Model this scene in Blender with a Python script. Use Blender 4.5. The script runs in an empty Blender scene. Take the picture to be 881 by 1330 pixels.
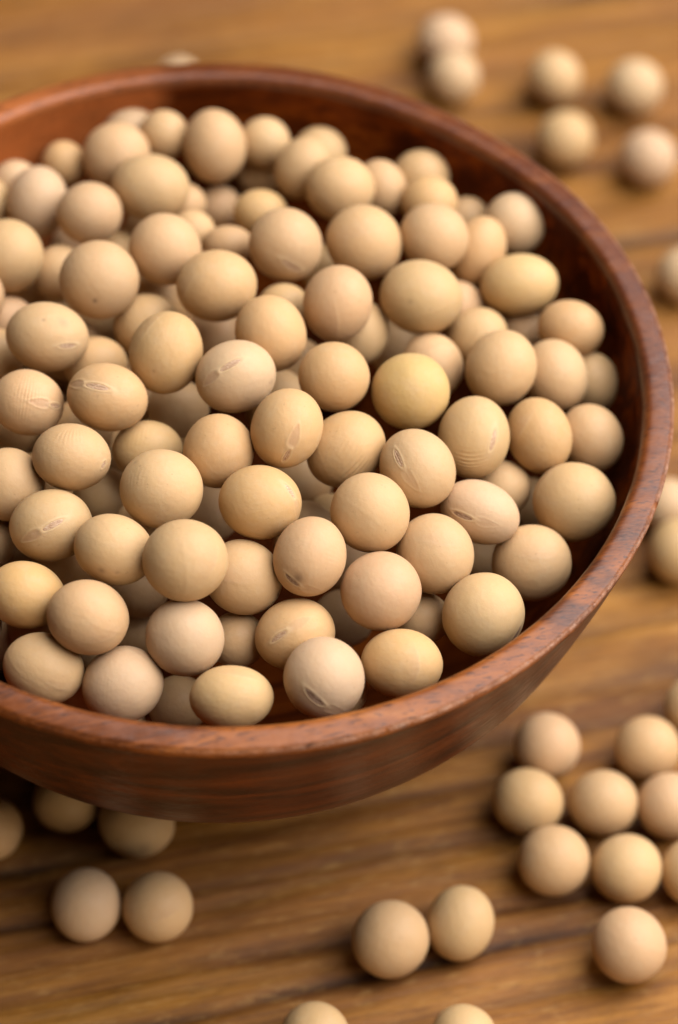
import bpy, math
import numpy as np
from mathutils import Vector, Matrix, Quaternion

MM = 0.001
scene = bpy.context.scene
COL = scene.collection

# ------------------------------------------------------------------ camera
cam_d = bpy.data.cameras.new("camera")
cam = bpy.data.objects.new("camera", cam_d)
COL.objects.link(cam)
scene.camera = cam
PITCH, ROLL = 0.9003165, 0.0670476
F = Vector((0, math.cos(PITCH), -math.sin(PITCH)))
R0 = Vector((1, 0, 0))
U0 = R0.cross(F)
RT = math.cos(ROLL) * R0 + math.sin(ROLL) * U0
UP = -math.sin(ROLL) * R0 + math.cos(ROLL) * U0
M = Matrix((RT, UP, -F)).transposed().to_4x4()
M.translation = Vector((13.489, -194.455, 270.914)) * MM
cam.matrix_world = M
cam_d.sensor_fit = 'VERTICAL'
cam_d.sensor_height = 24
cam_d.sensor_width = 16
cam_d.lens = 3635.966 / 1330 * 24
cam_d.clip_start = 0.005
cam_d.clip_end = 20
cam_d.dof.use_dof = True
cam_d.dof.focus_distance = 0.2825
cam_d.dof.aperture_fstop = 8.8

# ------------------------------------------------------------------ light
world = bpy.data.worlds.new("World")
scene.world = world
world.use_nodes = True
bgn = world.node_tree.nodes["Background"]
bgn.inputs[0].default_value = (1.0, 0.62, 0.32, 1)
bgn.inputs[1].default_value = 0.02

def area(name, pos, target, sx, sy, power, color):
    d = bpy.data.lights.new(name, 'AREA')
    d.shape = 'RECTANGLE'
    d.size, d.size_y = sx, sy
    d.energy = power
    d.color = color
    o = bpy.data.objects.new(name, d)
    COL.objects.link(o)
    o.location = pos
    o.rotation_euler = (Vector(target) - Vector(pos)).to_track_quat('-Z', 'Y').to_euler()
    return o

area("window_light", (0.34, 0.10, 0.56), (0.005, -0.01, 0.03), 0.85, 0.78, 16.6, (1.0, 0.985, 0.985))
area("added_fill", (0.36, -0.60, 0.16), (0.0, -0.03, 0.01), 0.45, 0.35, 1.7, (1.0, 0.80, 0.56))  # unseen fill lamp, added low in front to brighten table beans and bowl front

scene.view_settings.view_transform = 'Standard'
scene.view_settings.look = 'None'
scene.view_settings.exposure = 0.0
scene.view_settings.gamma = 1
scene.view_settings.use_curve_mapping = False
scene.cycles.max_bounces = 8
scene.cycles.diffuse_bounces = 3

# ------------------------------------------------------------------ node helpers
class NT:
    def __init__(self, name):
        self.m = bpy.data.materials.new(name)
        self.m.use_nodes = True
        self.t = self.m.node_tree
        self.b = self.t.nodes["Principled BSDF"]
    def n(self, typ, **kw):
        nd = self.t.nodes.new(typ)
        for k, v in kw.items():
            if k.startswith('i_'):
                nd.inputs[k[2:].replace('_', ' ')].default_value = v
            else:
                setattr(nd, k, v)
        return nd
    def l(self, a, b):
        self.t.links.new(a, b)
    def noise(self, vec, scale, detail=3, rough=0.5, dist=0.0):
        nd = self.n('ShaderNodeTexNoise')
        nd.inputs['Scale'].default_value = scale
        nd.inputs['Detail'].default_value = detail
        nd.inputs['Roughness'].default_value = rough
        nd.inputs['Distortion'].default_value = dist
        self.l(vec, nd.inputs['Vector'])
        return nd.outputs['Fac']
    def mapping(self, vec, scale=(1, 1, 1), rot=(0, 0, 0), loc=(0, 0, 0)):
        nd = self.n('ShaderNodeMapping')
        nd.inputs['Scale'].default_value = scale
        nd.inputs['Rotation'].default_value = rot
        nd.inputs['Location'].default_value = loc
        self.l(vec, nd.inputs['Vector'])
        return nd.outputs[0]
    def ramp(self, fac, stops):
        nd = self.n('ShaderNodeValToRGB')
        e = nd.color_ramp.elements
        while len(e) < len(stops):
            e.new(0.5)
        for k, (p, c) in enumerate(stops):
            e[k].position = p
            e[k].color = (*c, 1) if len(c) == 3 else c
        self.l(fac, nd.inputs[0])
        return nd.outputs[0]
    def rng(self, fac, a, b, c=0.0, d=1.0):
        nd = self.n('ShaderNodeMapRange')
        self.l(fac, nd.inputs[0])
        for k, v in enumerate((a, b, c, d)):
            nd.inputs[k + 1].default_value = v
        return nd.outputs[0]
    def math(self, op, a, b):
        nd = self.n('ShaderNodeMath', operation=op)
        for k, v in enumerate((a, b)):
            if isinstance(v, (int, float)):
                nd.inputs[k].default_value = v
            else:
                self.l(v, nd.inputs[k])
        return nd.outputs[0]
    def mix(self, fac, a, b, mode='MIX'):
        nd = self.n('ShaderNodeMix', data_type='RGBA', blend_type=mode)
        for s, v in ((0, fac), (6, a), (7, b)):
            if isinstance(v, (int, float)):
                nd.inputs[s].default_value = v
            elif isinstance(v, tuple):
                nd.inputs[s].default_value = (*v, 1)
            else:
                self.l(v, nd.inputs[s])
        return nd.outputs[2]
    def bump(self, h, strength, dist, prev=None):
        nd = self.n('ShaderNodeBump')
        nd.inputs['Strength'].default_value = strength
        nd.inputs['Distance'].default_value = dist
        self.l(h, nd.inputs['Height'])
        if prev is not None:
            self.l(prev, nd.inputs['Normal'])
        return nd.outputs[0]
    def attr(self, name):
        return self.n('ShaderNodeAttribute', attribute_name=name).outputs['Fac']
    def obj(self):
        return self.n('ShaderNodeTexCoord').outputs['Object']

# ------------------------------------------------------------------ materials
ALBEDO = (0.79, 0.755, 0.765)     # overall reflectance of the dry skins and oiled wood

def seed_coat_material():
    k = NT("soybean_seed_coat")
    info = k.n('ShaderNodeObjectInfo')
    co = k.obj()
    off = k.n('ShaderNodeVectorMath', operation='ADD')
    k.l(co, off.inputs[0])
    sc = k.n('ShaderNodeVectorMath', operation='SCALE')
    comb = k.n('ShaderNodeCombineXYZ')
    for i in range(3):
        k.l(info.outputs['Random'], comb.inputs[i])
    k.l(comb.outputs[0], sc.inputs[0])
    sc.inputs['Scale'].default_value = 40
    k.l(sc.outputs[0], off.inputs[1])
    v = off.outputs[0]
    base = info.outputs['Color']
    blot = k.noise(v, 1.1, 3, 0.55, 0.4)
    c = k.mix(k.rng(blot, .40, .70, 0, .30), base, (0.58, 0.38, 0.19))
    pale = k.noise(v, 2.3, 4, 0.6)
    c = k.mix(k.rng(pale, .50, .75, 0, .32), c, (0.58, 0.43, 0.25))
    fine = k.noise(v, 26, 5, 0.65)
    c = k.mix(k.rng(fine, .3, .7, 0, .09), c, (0.40, 0.24, 0.12))
    # scarce tiny specks of dirt on the skin
    sp = k.noise(v, 9.0, 1, 0.3)
    c = k.mix(k.rng(sp, .75, .78, 0, .25), c, (0.30, 0.18, 0.09))
    c = k.mix(k.math('MULTIPLY', k.attr('halo'), 0.50), c, (0.62, 0.45, 0.25))
    c = k.mix(k.math('MULTIPLY', k.attr('patch'), 0.55), c, (0.46, 0.28, 0.16))
    c = k.mix(k.attr('spot'), c, (0.15, 0.09, 0.06))
    c = k.mix(1.0, c, ALBEDO, 'MULTIPLY')
    k.l(c, k.b.inputs['Base Color'])
    k.b.inputs['Roughness'].default_value = 0.47
    k.b.inputs['Specular IOR Level'].default_value = 0.20
    k.b.inputs['Subsurface Weight'].default_value = 0.10
    k.b.inputs['Subsurface Radius'].default_value = (1.0, 0.45, 0.2)
    k.b.inputs['Subsurface Scale'].default_value = 0.0011
    h1 = k.bump(k.noise(v, 34, 4, 0.6), 0.08, 0.00008)
    h2 = k.bump(k.noise(v, 6, 3, 0.55, 0.3), 0.15, 0.00035, h1)
    k.l(h2, k.b.inputs['Normal'])
    rr = k.rng(k.noise(v, 4, 3), .3, .7, .46, .60)
    k.l(rr, k.b.inputs['Roughness'])
    return k.m

def hilum_material(name, dark):
    k = NT(name)
    co = k.obj()
    n = k.noise(k.mapping(co, (12, 30, 12)), 1.0, 4, 0.7)
    if dark:
        c = k.ramp(n, [(.3, (.17, .09, .05)), (.52, (.32, .20, .12)), (.74, (.54, .40, .27))])
    else:
        c = k.ramp(n, [(.3, (.34, .19, .10)), (.52, (.50, .32, .18)), (.70, (.64, .49, .33))])
    c = k.mix(1.0, c, ALBEDO, 'MULTIPLY')
    k.l(c, k.b.inputs['Base Color'])
    k.b.inputs['Roughness'].default_value = 0.42
    k.l(k.bump(n, .5, .0001), k.b.inputs['Normal'])
    return k.m

def bowl_material(name, rim, inside=False):
    k = NT(name)
    co = k.obj()
    # object coordinates in mm, grain runs roughly along x and dips a little
    v = k.mapping(co, (1000, 1000, 1000), (0.10, 0.16, math.radians(-14)))
    warp = k.noise(k.mapping(v, (.018, .05, .05)), 1.0, 2, 0.5)
    g1 = k.noise(k.mapping(v, (.02, .23, .26)), 1.0, 4, 0.6, 0.9)
    g2 = k.noise(k.mapping(v, (.07, 1.5, 1.5)), 1.0, 4, 0.65, 0.5)
    g3 = k.noise(k.mapping(v, (.35, 5.5, 5.5)), 1.0, 3, 0.6, 0.2)
    f = k.math('ADD', k.math('MULTIPLY', g1, 0.62), k.math('ADD', k.math('MULTIPLY', g2, 0.26), k.math('MULTIPLY', warp, 0.12)))
    if rim:
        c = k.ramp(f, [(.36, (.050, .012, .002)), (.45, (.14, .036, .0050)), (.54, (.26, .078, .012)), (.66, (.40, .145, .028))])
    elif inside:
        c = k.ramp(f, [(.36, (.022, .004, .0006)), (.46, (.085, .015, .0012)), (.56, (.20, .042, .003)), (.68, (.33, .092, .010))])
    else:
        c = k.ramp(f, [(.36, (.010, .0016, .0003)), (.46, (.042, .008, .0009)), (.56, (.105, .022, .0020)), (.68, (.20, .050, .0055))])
    # glued block joint on the far side: paler wood to its left
    sep = k.n('ShaderNodeSeparateXYZ')
    k.l(v, sep.inputs[0])
    sepo = k.n('ShaderNodeSeparateXYZ')
    k.l(co, sepo.inputs[0])
    jx = k.math('ADD', sepo.outputs[0], k.math('MULTIPLY', k.math('SUBTRACT', g1, .5), .006))
    left = k.math('MULTIPLY', k.rng(jx, -.0118, -.0092, 1, 0), k.rng(sepo.outputs[1], .0, .012, 0, 1))
    c = k.mix(k.math('MULTIPLY', left, 0.65), c, (0.52, 0.165, 0.045))
    # darker blotches towards the right-hand side of the bowl
    mottle = k.noise(k.mapping(v, (.06, .14, .10), (0, 0, .9)), 1.0, 3, 0.6, 1.6)
    right = k.math('MULTIPLY', k.rng(sepo.outputs[0], .012, .034, 0, 1), k.rng(mottle, .50, .60, 0, .75))
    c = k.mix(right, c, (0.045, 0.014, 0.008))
    if rim:  # rim colour darkens towards the right and far side
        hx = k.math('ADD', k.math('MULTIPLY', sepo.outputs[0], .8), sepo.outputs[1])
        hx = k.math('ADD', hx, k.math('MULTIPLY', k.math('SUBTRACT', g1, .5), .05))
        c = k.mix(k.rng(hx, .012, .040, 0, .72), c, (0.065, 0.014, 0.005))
    # pores: short dark dashes
    p = k.noise(k.mapping(v, (.5, 4.2, 4.2)), 1.0, 2, 0.5)
    pm = k.rng(p, .56 if rim else .60, .66 if rim else .70, 0, .85 if rim else .55)
    c = k.mix(pm, c, (0.035, 0.012, 0.007))
    c = k.mix(k.rng(g3, .35, .7, 0, .35), c, (0.30, 0.095, 0.026) if rim else ((0.17, 0.038, 0.005) if inside else (0.10, 0.021, 0.003)))
    # worn outer rim edge, with a painted pale highlight growing towards the right
    w = k.attr('worn_glint')
    wn = k.noise(v, 0.9, 4, 0.7)
    wm = k.math('MULTIPLY', w, k.math('MULTIPLY', k.rng(wn, .32, .68, 0, .70), k.rng(sepo.outputs[0], -.004, .022, .04, 1)))
    c = k.mix(wm, c, (0.50, 0.30, 0.20))
    c = k.mix(1.0, c, ALBEDO, 'MULTIPLY')
    k.l(c, k.b.inputs['Base Color'])
    r = k.rng(g2, .3, .7, .50, .62) if inside else k.rng(g2, .3, .7, .32, .46)
    k.l(r, k.b.inputs['Roughness'])
    k.b.inputs['Specular IOR Level'].default_value = 0.05 if inside else 0.28
    b1 = k.bump(k.noise(k.mapping(v, (.6, 5, 5)), 1.0, 3, .6), 0.30, 0.00007)
    b2 = k.bump(k.noise(v, .35, 2, .5), 0.20, 0.0005, b1)
    b2 = k.bump(k.math('MULTIPLY', w, wn), 0.6, 0.0005, b2)
    k.l(b2, k.b.inputs['Normal'])
    return k.m

def table_material():
    k = NT("table_wood")
    co = k.obj()
    v = k.mapping(co, (1000, 1000, 1000), (0, 0, math.radians(-17)))
    g0 = k.noise(k.mapping(v, (.004, .075, 1)), 1.0, 3, 0.55, 0.15)
    g1 = k.noise(k.mapping(v, (.012, .26, 1)), 1.0, 6, 0.68, 0.12)
    g2 = k.noise(k.mapping(v, (.09, 1.8, 1)), 1.0, 5, 0.7, 0.15)
    f = k.math('ADD', k.math('MULTIPLY', g1, .50), k.math('ADD', k.math('MULTIPLY', g0, .32), k.math('MULTIPLY', g2, .18)))
    c = k.ramp(f, [(.36, (.060, .017, .0008)), (.44, (.18, .063, .0045)), (.51, (.325, .132, .0135)), (.62, (.46, .215, .034))])
    red = k.noise(k.mapping(v, (.02, .06, 1), (0, 0, 0), (7, 3, 0)), 1.0, 2, .5)
    c = k.mix(k.rng(red, .42, .62, 0, .55), c, (0.27, 0.105, 0.026))
    blot = k.noise(k.mapping(v, (.05, .16, 1)), 1.0, 4, .6, .6)
    c = k.mix(k.rng(blot, .55, .72, 0, .45), c, (0.085, 0.028, 0.003))
    fib = k.noise(k.mapping(v, (.03, 3.2, 1)), 1.0, 5, .75)
    c = k.mix(k.rng(fib, .53, .66, 0, .55), c, (0.085, 0.028, 0.003))
    gm = k.math('MULTIPLY', k.attr('groove'), k.rng(k.noise(k.mapping(v, (.12, .5, 1)), 1.0, 3, .6), .3, .55, .55, 1.0))
    c = k.mix(gm, c, (0.030, 0.010, 0.003))
    fl = k.noise(k.mapping(v, (.22, .9, 1)), 1.0, 6, .8)
    c = k.mix(k.rng(fl, .50, .66, 0, .45), c, (0.09, 0.030, 0.004))
    fl2 = k.noise(k.mapping(v, (.3, 1.1, 1), (0, 0, 0), (9, 4, 0)), 1.0, 5, .75)
    c = k.mix(k.rng(fl2, .54, .70, 0, .45), c, (0.46, 0.26, 0.075))
    c = k.mix(1.0, c, (0.78, 0.76, 0.80), 'MULTIPLY')
    k.l(c, k.b.inputs['Base Color'])
    k.l(k.rng(g2, .3, .7, .42, .60), k.b.inputs['Roughness'])
    k.b.inputs['Specular IOR Level'].default_value = 0.22
    k.l(k.bump(g2, .5, .0005), k.b.inputs['Normal'])
    return k.m

M_SEED = seed_coat_material()
M_HIL = hilum_material("hilum_pale", False)
M_HILD = hilum_material("hilum_brown", True)
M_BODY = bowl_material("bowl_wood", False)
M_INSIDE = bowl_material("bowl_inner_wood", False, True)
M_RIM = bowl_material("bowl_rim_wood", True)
M_TABLE = table_material()

# ------------------------------------------------------------------ mesh helpers
def make_mesh(name, verts, faces, mat, smooth=True, attrs=None):
    verts = np.asarray(verts, np.float32)
    faces = np.asarray(faces, np.int32)
    me = bpy.data.meshes.new(name)
    n = faces.shape[1]
    me.vertices.add(len(verts))
    me.vertices.foreach_set('co', verts.ravel())
    me.loops.add(faces.size)
    me.loops.foreach_set('vertex_index', faces.ravel())
    me.polygons.add(len(faces))
    me.polygons.foreach_set('loop_start', np.arange(0, faces.size, n, dtype=np.int32))
    me.polygons.foreach_set('loop_total', np.full(len(faces), n, np.int32))
    me.update(calc_edges=True)
    me.validate()
    if smooth:
        me.polygons.foreach_set('use_smooth', np.ones(len(faces), bool))
    for k, a in (attrs or {}).items():
        at = me.attributes.new(k, 'FLOAT', 'POINT')
        at.data.foreach_set('value', np.asarray(a, np.float32))
    me.materials.append(mat)
    return me

def link(name, me, parent=None):
    o = bpy.data.objects.new(name, me)
    COL.objects.link(o)
    if parent is not None:
        o.parent = parent
    return o

def tag(o, label=None, cat=None, group=None, kind=None):
    if label: o['label'] = label
    if cat: o['category'] = cat
    if group: o['group'] = group
    if kind: o['kind'] = kind

def waves(P, rng, n, k0, k1):
    """smooth pseudo-noise: a sum of random plane waves, roughly -1..1"""
    out = np.zeros(len(P))
    for _ in range(n):
        d = rng.normal(size=3); d /= np.linalg.norm(d)
        out += np.sin(P @ d * rng.uniform(k0, k1) + rng.uniform(0, 6.28))
    return out / math.sqrt(n)

# ------------------------------------------------------------------ table
def build_table():
    # sheet whose cells are fine where the camera looks and coarse far away
    def axis(lo, hi, step, far):
        mid = np.arange(lo, hi + 1e-6, step)
        a = lo - np.geomspace(step, far, 22)[::-1]
        b = hi + np.geomspace(step, far, 22)
        return np.concatenate([a, mid, b])
    us = axis(-80, 110, 1.4, 520)       # along the grain
    vs = axis(-100, 130, 0.42, 520)     # across it
    U, V = np.meshgrid(us, vs, indexing='ij')
    rng = np.random.default_rng(3)
    z = np.zeros_like(U)
    gr = np.zeros_like(U)
    # open cracks and joints in the old board: (v at u=0, depth mm, width mm, wander)
    lines = [(-69, .5, .5), (-61.5, .6, .5), (-54.0, .8, .6), (-51.0, .4, .35), (-47.9, .6, .45), (-45.2, .3, .3), (-43.0, .95, .6), (-41.7, .45, .3),
             (-38.4, .35, .3), (-34.8, .85, .6), (-33.4, .4, .35), (-30.5, .3, .35), (-26.6, .7, .55), (-22, .35, .35), (-15.9, .9, .8), (-8.2, .5, .6), (-2, .35, .4),
             (6.0, .55, .7), (13, .3, .4), (19, .45, .5), (27, .5, .5), (33, .3, .4), (38.5, .4, .5), (46, .3, .4), (52, .5, .6), (60, .5, .6),
             (67, .3, .4), (74, .4, .6), (80.5, .5, .7), (88, .3, .5), (94, .35, .5), (100.8, .6, .9), (108, .4, .6), (121, .5, .6)]
    for v0, dep, w in lines:
        ph = rng.uniform(0, 6.28, 5)
        c = v0 + .40 * np.sin(U / 37 + ph[0]) + .28 * np.sin(U / 13 + ph[1]) + .18 * np.sin(U / 4.1 + ph[2])
        s = np.clip(.62 + .45 * np.sin(U / 29 + ph[3]) + .3 * np.sin(U / 8.7 + ph[4]), 0.28, 1)
        w *= 1.75
        g = np.exp(-((V - c) / (w * (.7 + .5 * s))) ** 2) * s
        z -= dep * g
        gr = np.maximum(gr, g * min(1, dep * 1.9))
        gr = np.maximum(gr, .5 * s * np.exp(-((V - c) / (w * 2.6)) ** 2))
    P = np.stack([U.ravel() * .15, V.ravel() * 1.1, 0 * U.ravel()], 1)
    z += .05 * waves(P, rng, 9, .5, 2.2).reshape(U.shape)
    z = np.minimum(z, 0.12)
    a = math.radians(17)
    X = U * math.cos(a) - V * math.sin(a)
    Y = U * math.sin(a) + V * math.cos(a)
    nu, nv = U.shape
    idx = np.arange(nu * nv).reshape(nu, nv)
    faces = np.stack([idx[:-1, :-1], idx[1:, :-1], idx[1:, 1:], idx[:-1, 1:]], -1).reshape(-1, 4)
    me = make_mesh("table_top", np.stack([X, Y, z - .08], -1).reshape(-1, 3) * MM, faces, M_TABLE, attrs={'groove': gr.ravel()})
    o = link("table_top", me)
    tag(o, kind="structure", label="worn golden brown wooden table top with dark cracks running along its grain")

build_table()

# ------------------------------------------------------------------ bowl
H = 48.0
def smooth_profile(pts, per=6):
    p = np.array(pts, float)
    out = []
    for i in range(len(p) - 1):
        a, b, c, d = p[max(i - 1, 0)], p[i], p[i + 1], p[min(i + 2, len(p) - 1)]
        for t in np.linspace(0, 1, per, endpoint=False):
            out.append(.5 * ((2 * b) + (c - a) * t + (2 * a - 5 * b + 4 * c - d) * t * t + (3 * b - a - 3 * c + d) * t ** 3))
    out.append(p[-1])
    return np.array(out)

def revolve(name, prof, segs, mat, parent, seed, amp, worn_glint=None, cap=False):
    rng = np.random.default_rng(seed)
    th = np.linspace(0, 2 * math.pi, segs, endpoint=False)
    R = prof[:, 0][:, None] * np.ones(segs)
    Z = (H - prof[:, 1])[:, None] * np.ones(segs)
    X, Y = R * np.cos(th), R * np.sin(th)
    P = np.stack([X, Y, Z], -1).reshape(-1, 3)
    # the same slow wobble for every shell of the bowl, so that they meet
    r2 = np.random.default_rng(77)
    wob = waves(P, r2, 7, .06, .22).reshape(R.shape) * .16
    fine = waves(P, rng, 16, 1.5, 4.5).reshape(R.shape)
    R2 = R * (1 + (wob + amp * fine) / 48)
    if cap:
        R2[-1] = 0
    P = np.stack([R2 * np.cos(th), R2 * np.sin(th), Z + amp * .8 * waves(P[:, ::-1], rng, 12, 1.2, 4).reshape(R.shape) + wob * .7], -1).reshape(-1, 3)
    n = len(prof)
    i = np.arange(n * segs).reshape(n, segs)
    j = np.roll(i, -1, axis=1)
    faces = np.stack([i[:-1], j[:-1], j[1:], i[1:]], -1).reshape(-1, 4)[:, ::-1]
    at = {'worn_glint': np.repeat(worn_glint, segs) if worn_glint is not None else np.zeros(len(P))}
    me = make_mesh(name, P * MM, faces, mat, attrs=at)
    return link(name, me, parent)

bowl = bpy.data.objects.new("wooden_bowl", None)
COL.objects.link(bowl)
bowl.empty_display_size = 0.01
tag(bowl, "deep reddish brown turned wooden bowl heaped with soybeans, with a worn thick rim", "bowl")
# outside: from just under the rim's outer edge down to the foot, then under it
outer = smooth_profile([(47.95, .95), (47.4, 3), (46.45, 7), (45.4, 11), (44.3, 15), (42.7, 20), (40.1, 25), (36.0, 30.5), (30.0, 36), (21.6, 41), (18.6, 44.5), (18.2, 47), (17.6, 47.9), (14, 48), (12.5, 47.0), (0.0, 46.8)], 5)
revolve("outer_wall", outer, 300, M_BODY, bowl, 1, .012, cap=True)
inner = smooth_profile([(44.75, .95), (44.72, 2.2), (44.65, 3.5), (44.4, 6), (43.2, 10), (41.2, 15), (37.8, 20), (32.5, 25.5), (25.5, 30.5), (15, 35), (7, 37), (0, 37.6)], 5)[::-1]
inner = inner.copy()
revolve("inner_wall", inner, 300, M_INSIDE, bowl, 2, .012)
rim_p = smooth_profile([(44.75, .95), (44.77, .50), (44.90, .12), (45.18, -.20), (45.62, -.36), (46.3, -.34), (47.0, -.22), (47.6, -.08), (47.85, .06), (47.97, .30), (47.98, .60), (47.95, .95)], 4)
worn_glint = np.exp(-((rim_p[:, 0] - 47.85) / .22) ** 2) * (rim_p[:, 1] < .5)  # mask for the worn edge and its painted highlight
# rim profile runs inner -> outer; flip the loop order so that its normals face out
revolve("rim", rim_p[::-1], 1100, M_RIM, bowl, 3, .010, worn_glint=worn_glint[::-1])

# ------------------------------------------------------------------ soybeans
_cube = {}
def cube_sphere(N):
    if N in _cube:
        return _cube[N]
    t = np.tan(np.linspace(-math.pi / 4, math.pi / 4, N + 1))
    A, B = np.meshgrid(t, t, indexing='ij')
    O = np.ones_like(A)
    V, Fc = [], []
    base = 0
    idx = np.arange((N + 1) ** 2).reshape(N + 1, N + 1)
    q = np.stack([idx[:-1, :-1], idx[1:, :-1], idx[1:, 1:], idx[:-1, 1:]], -1).reshape(-1, 4)
    for s in (1, -1):
        for perm in ((A, B * s, O * s), (O * s, A, B * s), (B * s, O * s, A)):
            V.append(np.stack(perm, -1).reshape(-1, 3))
            Fc.append(q + base)
            base += (N + 1) ** 2
    V = np.concatenate(V)
    Fc = np.concatenate(Fc)
    V /= np.linalg.norm(V, axis=1)[:, None]
    # weld the seams
    key = np.round(V * 20000).astype(np.int64)
    _, first, inv = np.unique(key, axis=0, return_index=True, return_inverse=True)
    inv = inv.ravel()
    V = V[first]
    Fc = inv[Fc]
    # outward winding
    n = np.cross(V[Fc[:, 1]] - V[Fc[:, 0]], V[Fc[:, 2]] - V[Fc[:, 0]])
    flip = (n * V[Fc[:, 0]]).sum(1) < 0
    Fc[flip] = Fc[flip][:, ::-1]
    _cube[N] = (V, Fc)
    return _cube[N]

def gauss(x):
    return np.exp(-x * x)

def surface(P, seed, feats, plain):
    """radius of the seed coat over unit directions P, with its colour masks"""
    rng = np.random.default_rng(seed)
    r = 1 + .011 * waves(P, rng, 6, 1.6, 3.4) + .0018 * waves(P, rng, 10, 6, 14)
    halo = np.zeros(len(P)); patch = np.zeros(len(P)); spot = np.zeros(len(P))
    hil = [f for f in feats if f[0] == 'h']
    for _ in range(2):
        d = rng.normal(size=3); d /= np.linalg.norm(d)
        c = P @ d
        r -= .07 * np.clip(c - rng.uniform(.86, .93), 0, 1)
    if plain:
        # every bean has something: a shallow dimple, a faint fold, a nick
        for _ in range(rng.integers(1, 4)):
            d = rng.normal(size=3); d[2] = abs(d[2]); d /= np.linalg.norm(d)
            s = rng.uniform(.10, .30)
            r -= rng.uniform(.003, .009) * gauss(np.linalg.norm(P - d, axis=1) / s)
        d = rng.normal(size=3); d /= np.linalg.norm(d)
        e = rng.normal(size=3); e -= d * e.dot(d); e /= np.linalg.norm(e)
        c0 = rng.uniform(.2, .7)
        q = P @ d - c0 + .06 * np.sin(3 * (P @ e) + 1)
        r += .0035 * gauss(q / .04) * (.5 + .5 * np.tanh(4 * (P @ e)))
    for f in feats:
        n = np.array(f[1:4]); n /= np.linalg.norm(n)
        if f[0] == 's':
            d = np.linalg.norm(P - n, axis=1) / max(f[4], .035)
            v = gauss(d * 1.1) * abs(f[5])
            spot = np.maximum(spot, v)
            r -= .006 * gauss(d)
            continue
        t = np.array(f[4:7]); t -= n * t.dot(n); t /= np.linalg.norm(t)
        m = np.cross(n, t)
        front = (P @ n > 0)
        s = np.arctan2(P @ t, P @ n); q = np.arctan2(P @ m, P @ n)
        if f[0] == 'w':
            siz, amp = f[7], f[8]
            env = gauss(np.hypot(s * .8, q) / (siz * 1.05)) * front
            ph = waves(P, rng, 6, 2.5, 7) * 2.4
            k = 2 * math.pi / rng.uniform(.095, .13)
            wv = np.sin(q * k + ph) * (.6 + .4 * waves(P, rng, 5, 5, 10))
            r += amp * .40 * env * wv * np.clip(.45 + .6 * waves(P, rng, 5, 2, 5), 0, 1.2) - amp * .12 * env
        elif f[0] == 'r':
            q2 = q - .25 * (s * s)
            side = np.tanh(q2 / .05)
            env = gauss(s / .55) * front
            r += (.0065 * gauss(q2 / .05) + .003 * side * gauss(q2 / .3)) * env
            patch = np.maximum(patch, .45 * env * (q2 > 0) * gauss(q2 / .35))
            halo = np.maximum(halo, .5 * env * gauss(q2 / .05))
        elif f[0] == 'h':
            hl, rad = f[7], f[8]
            hw = max(.080, hl * .29)
            e = np.hypot(s / hl, q / hw)
            r += front * (.011 * gauss((e - 1.12) / .28) - .020 * (e < 1) * (1 - e ** 2))
            # tissue around the scar is drawn in slightly
            r -= front * .012 * gauss(np.hypot(s / (hl * 2.2), q / (hw * 3.0)))
            halo = np.maximum(halo, front * (.9 * gauss((e - 1.25) / .45) + .4 * gauss(np.hypot(s / (hl * 2), q / (hw * 3)))))
            sg = -1 if rad < 0 else 1
            if rad != 0 or rng.random() < .45:
                # radicle: shield-shaped swelling running off one end of the scar
                L_, W_ = (.34, .17)
                sc_ = s * sg - (hl + L_ * .98)
                wid = W_ * (1 - .25 * np.clip(sc_ / L_, -1, 1))
                e2 = np.hypot(sc_ / L_, q / wid)
                k_ = 1.0 if rad != 0 else .45
                r += front * k_ * (.011 * gauss((e2 - 1) / .22) - .004 * (e2 < .9))
                patch = np.maximum(patch, front * k_ * .9 * (1 / (1 + np.exp((e2 - .85) * 14))))
                halo = np.maximum(halo, front * k_ * .7 * gauss((e2 - 1.05) / .2))
    return r, np.clip(halo, 0, 1), np.clip(patch, 0, 1), np.clip(spot, 0, 1)

TINT = {'w': (0.600, 0.423, 0.240), 'y': (0.590, 0.395, 0.186), 'p': (0.595, 0.384, 0.196), 'n': (0.595, 0.393, 0.190), 'o': (0.600, 0.381, 0.168), 'g': (0.560, 0.370, 0.174), 'Y': (0.605, 0.420, 0.160)}

def bean_mesh(seed, feats, N, plain):
    V, Fc = cube_sphere(N)
    r, halo, patch, spot = surface(V, seed, feats, plain)
    return make_mesh("seed_coat", V * r[:, None], Fc, M_SEED, attrs={'halo': halo, 'patch': patch, 'spot': spot})

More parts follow.
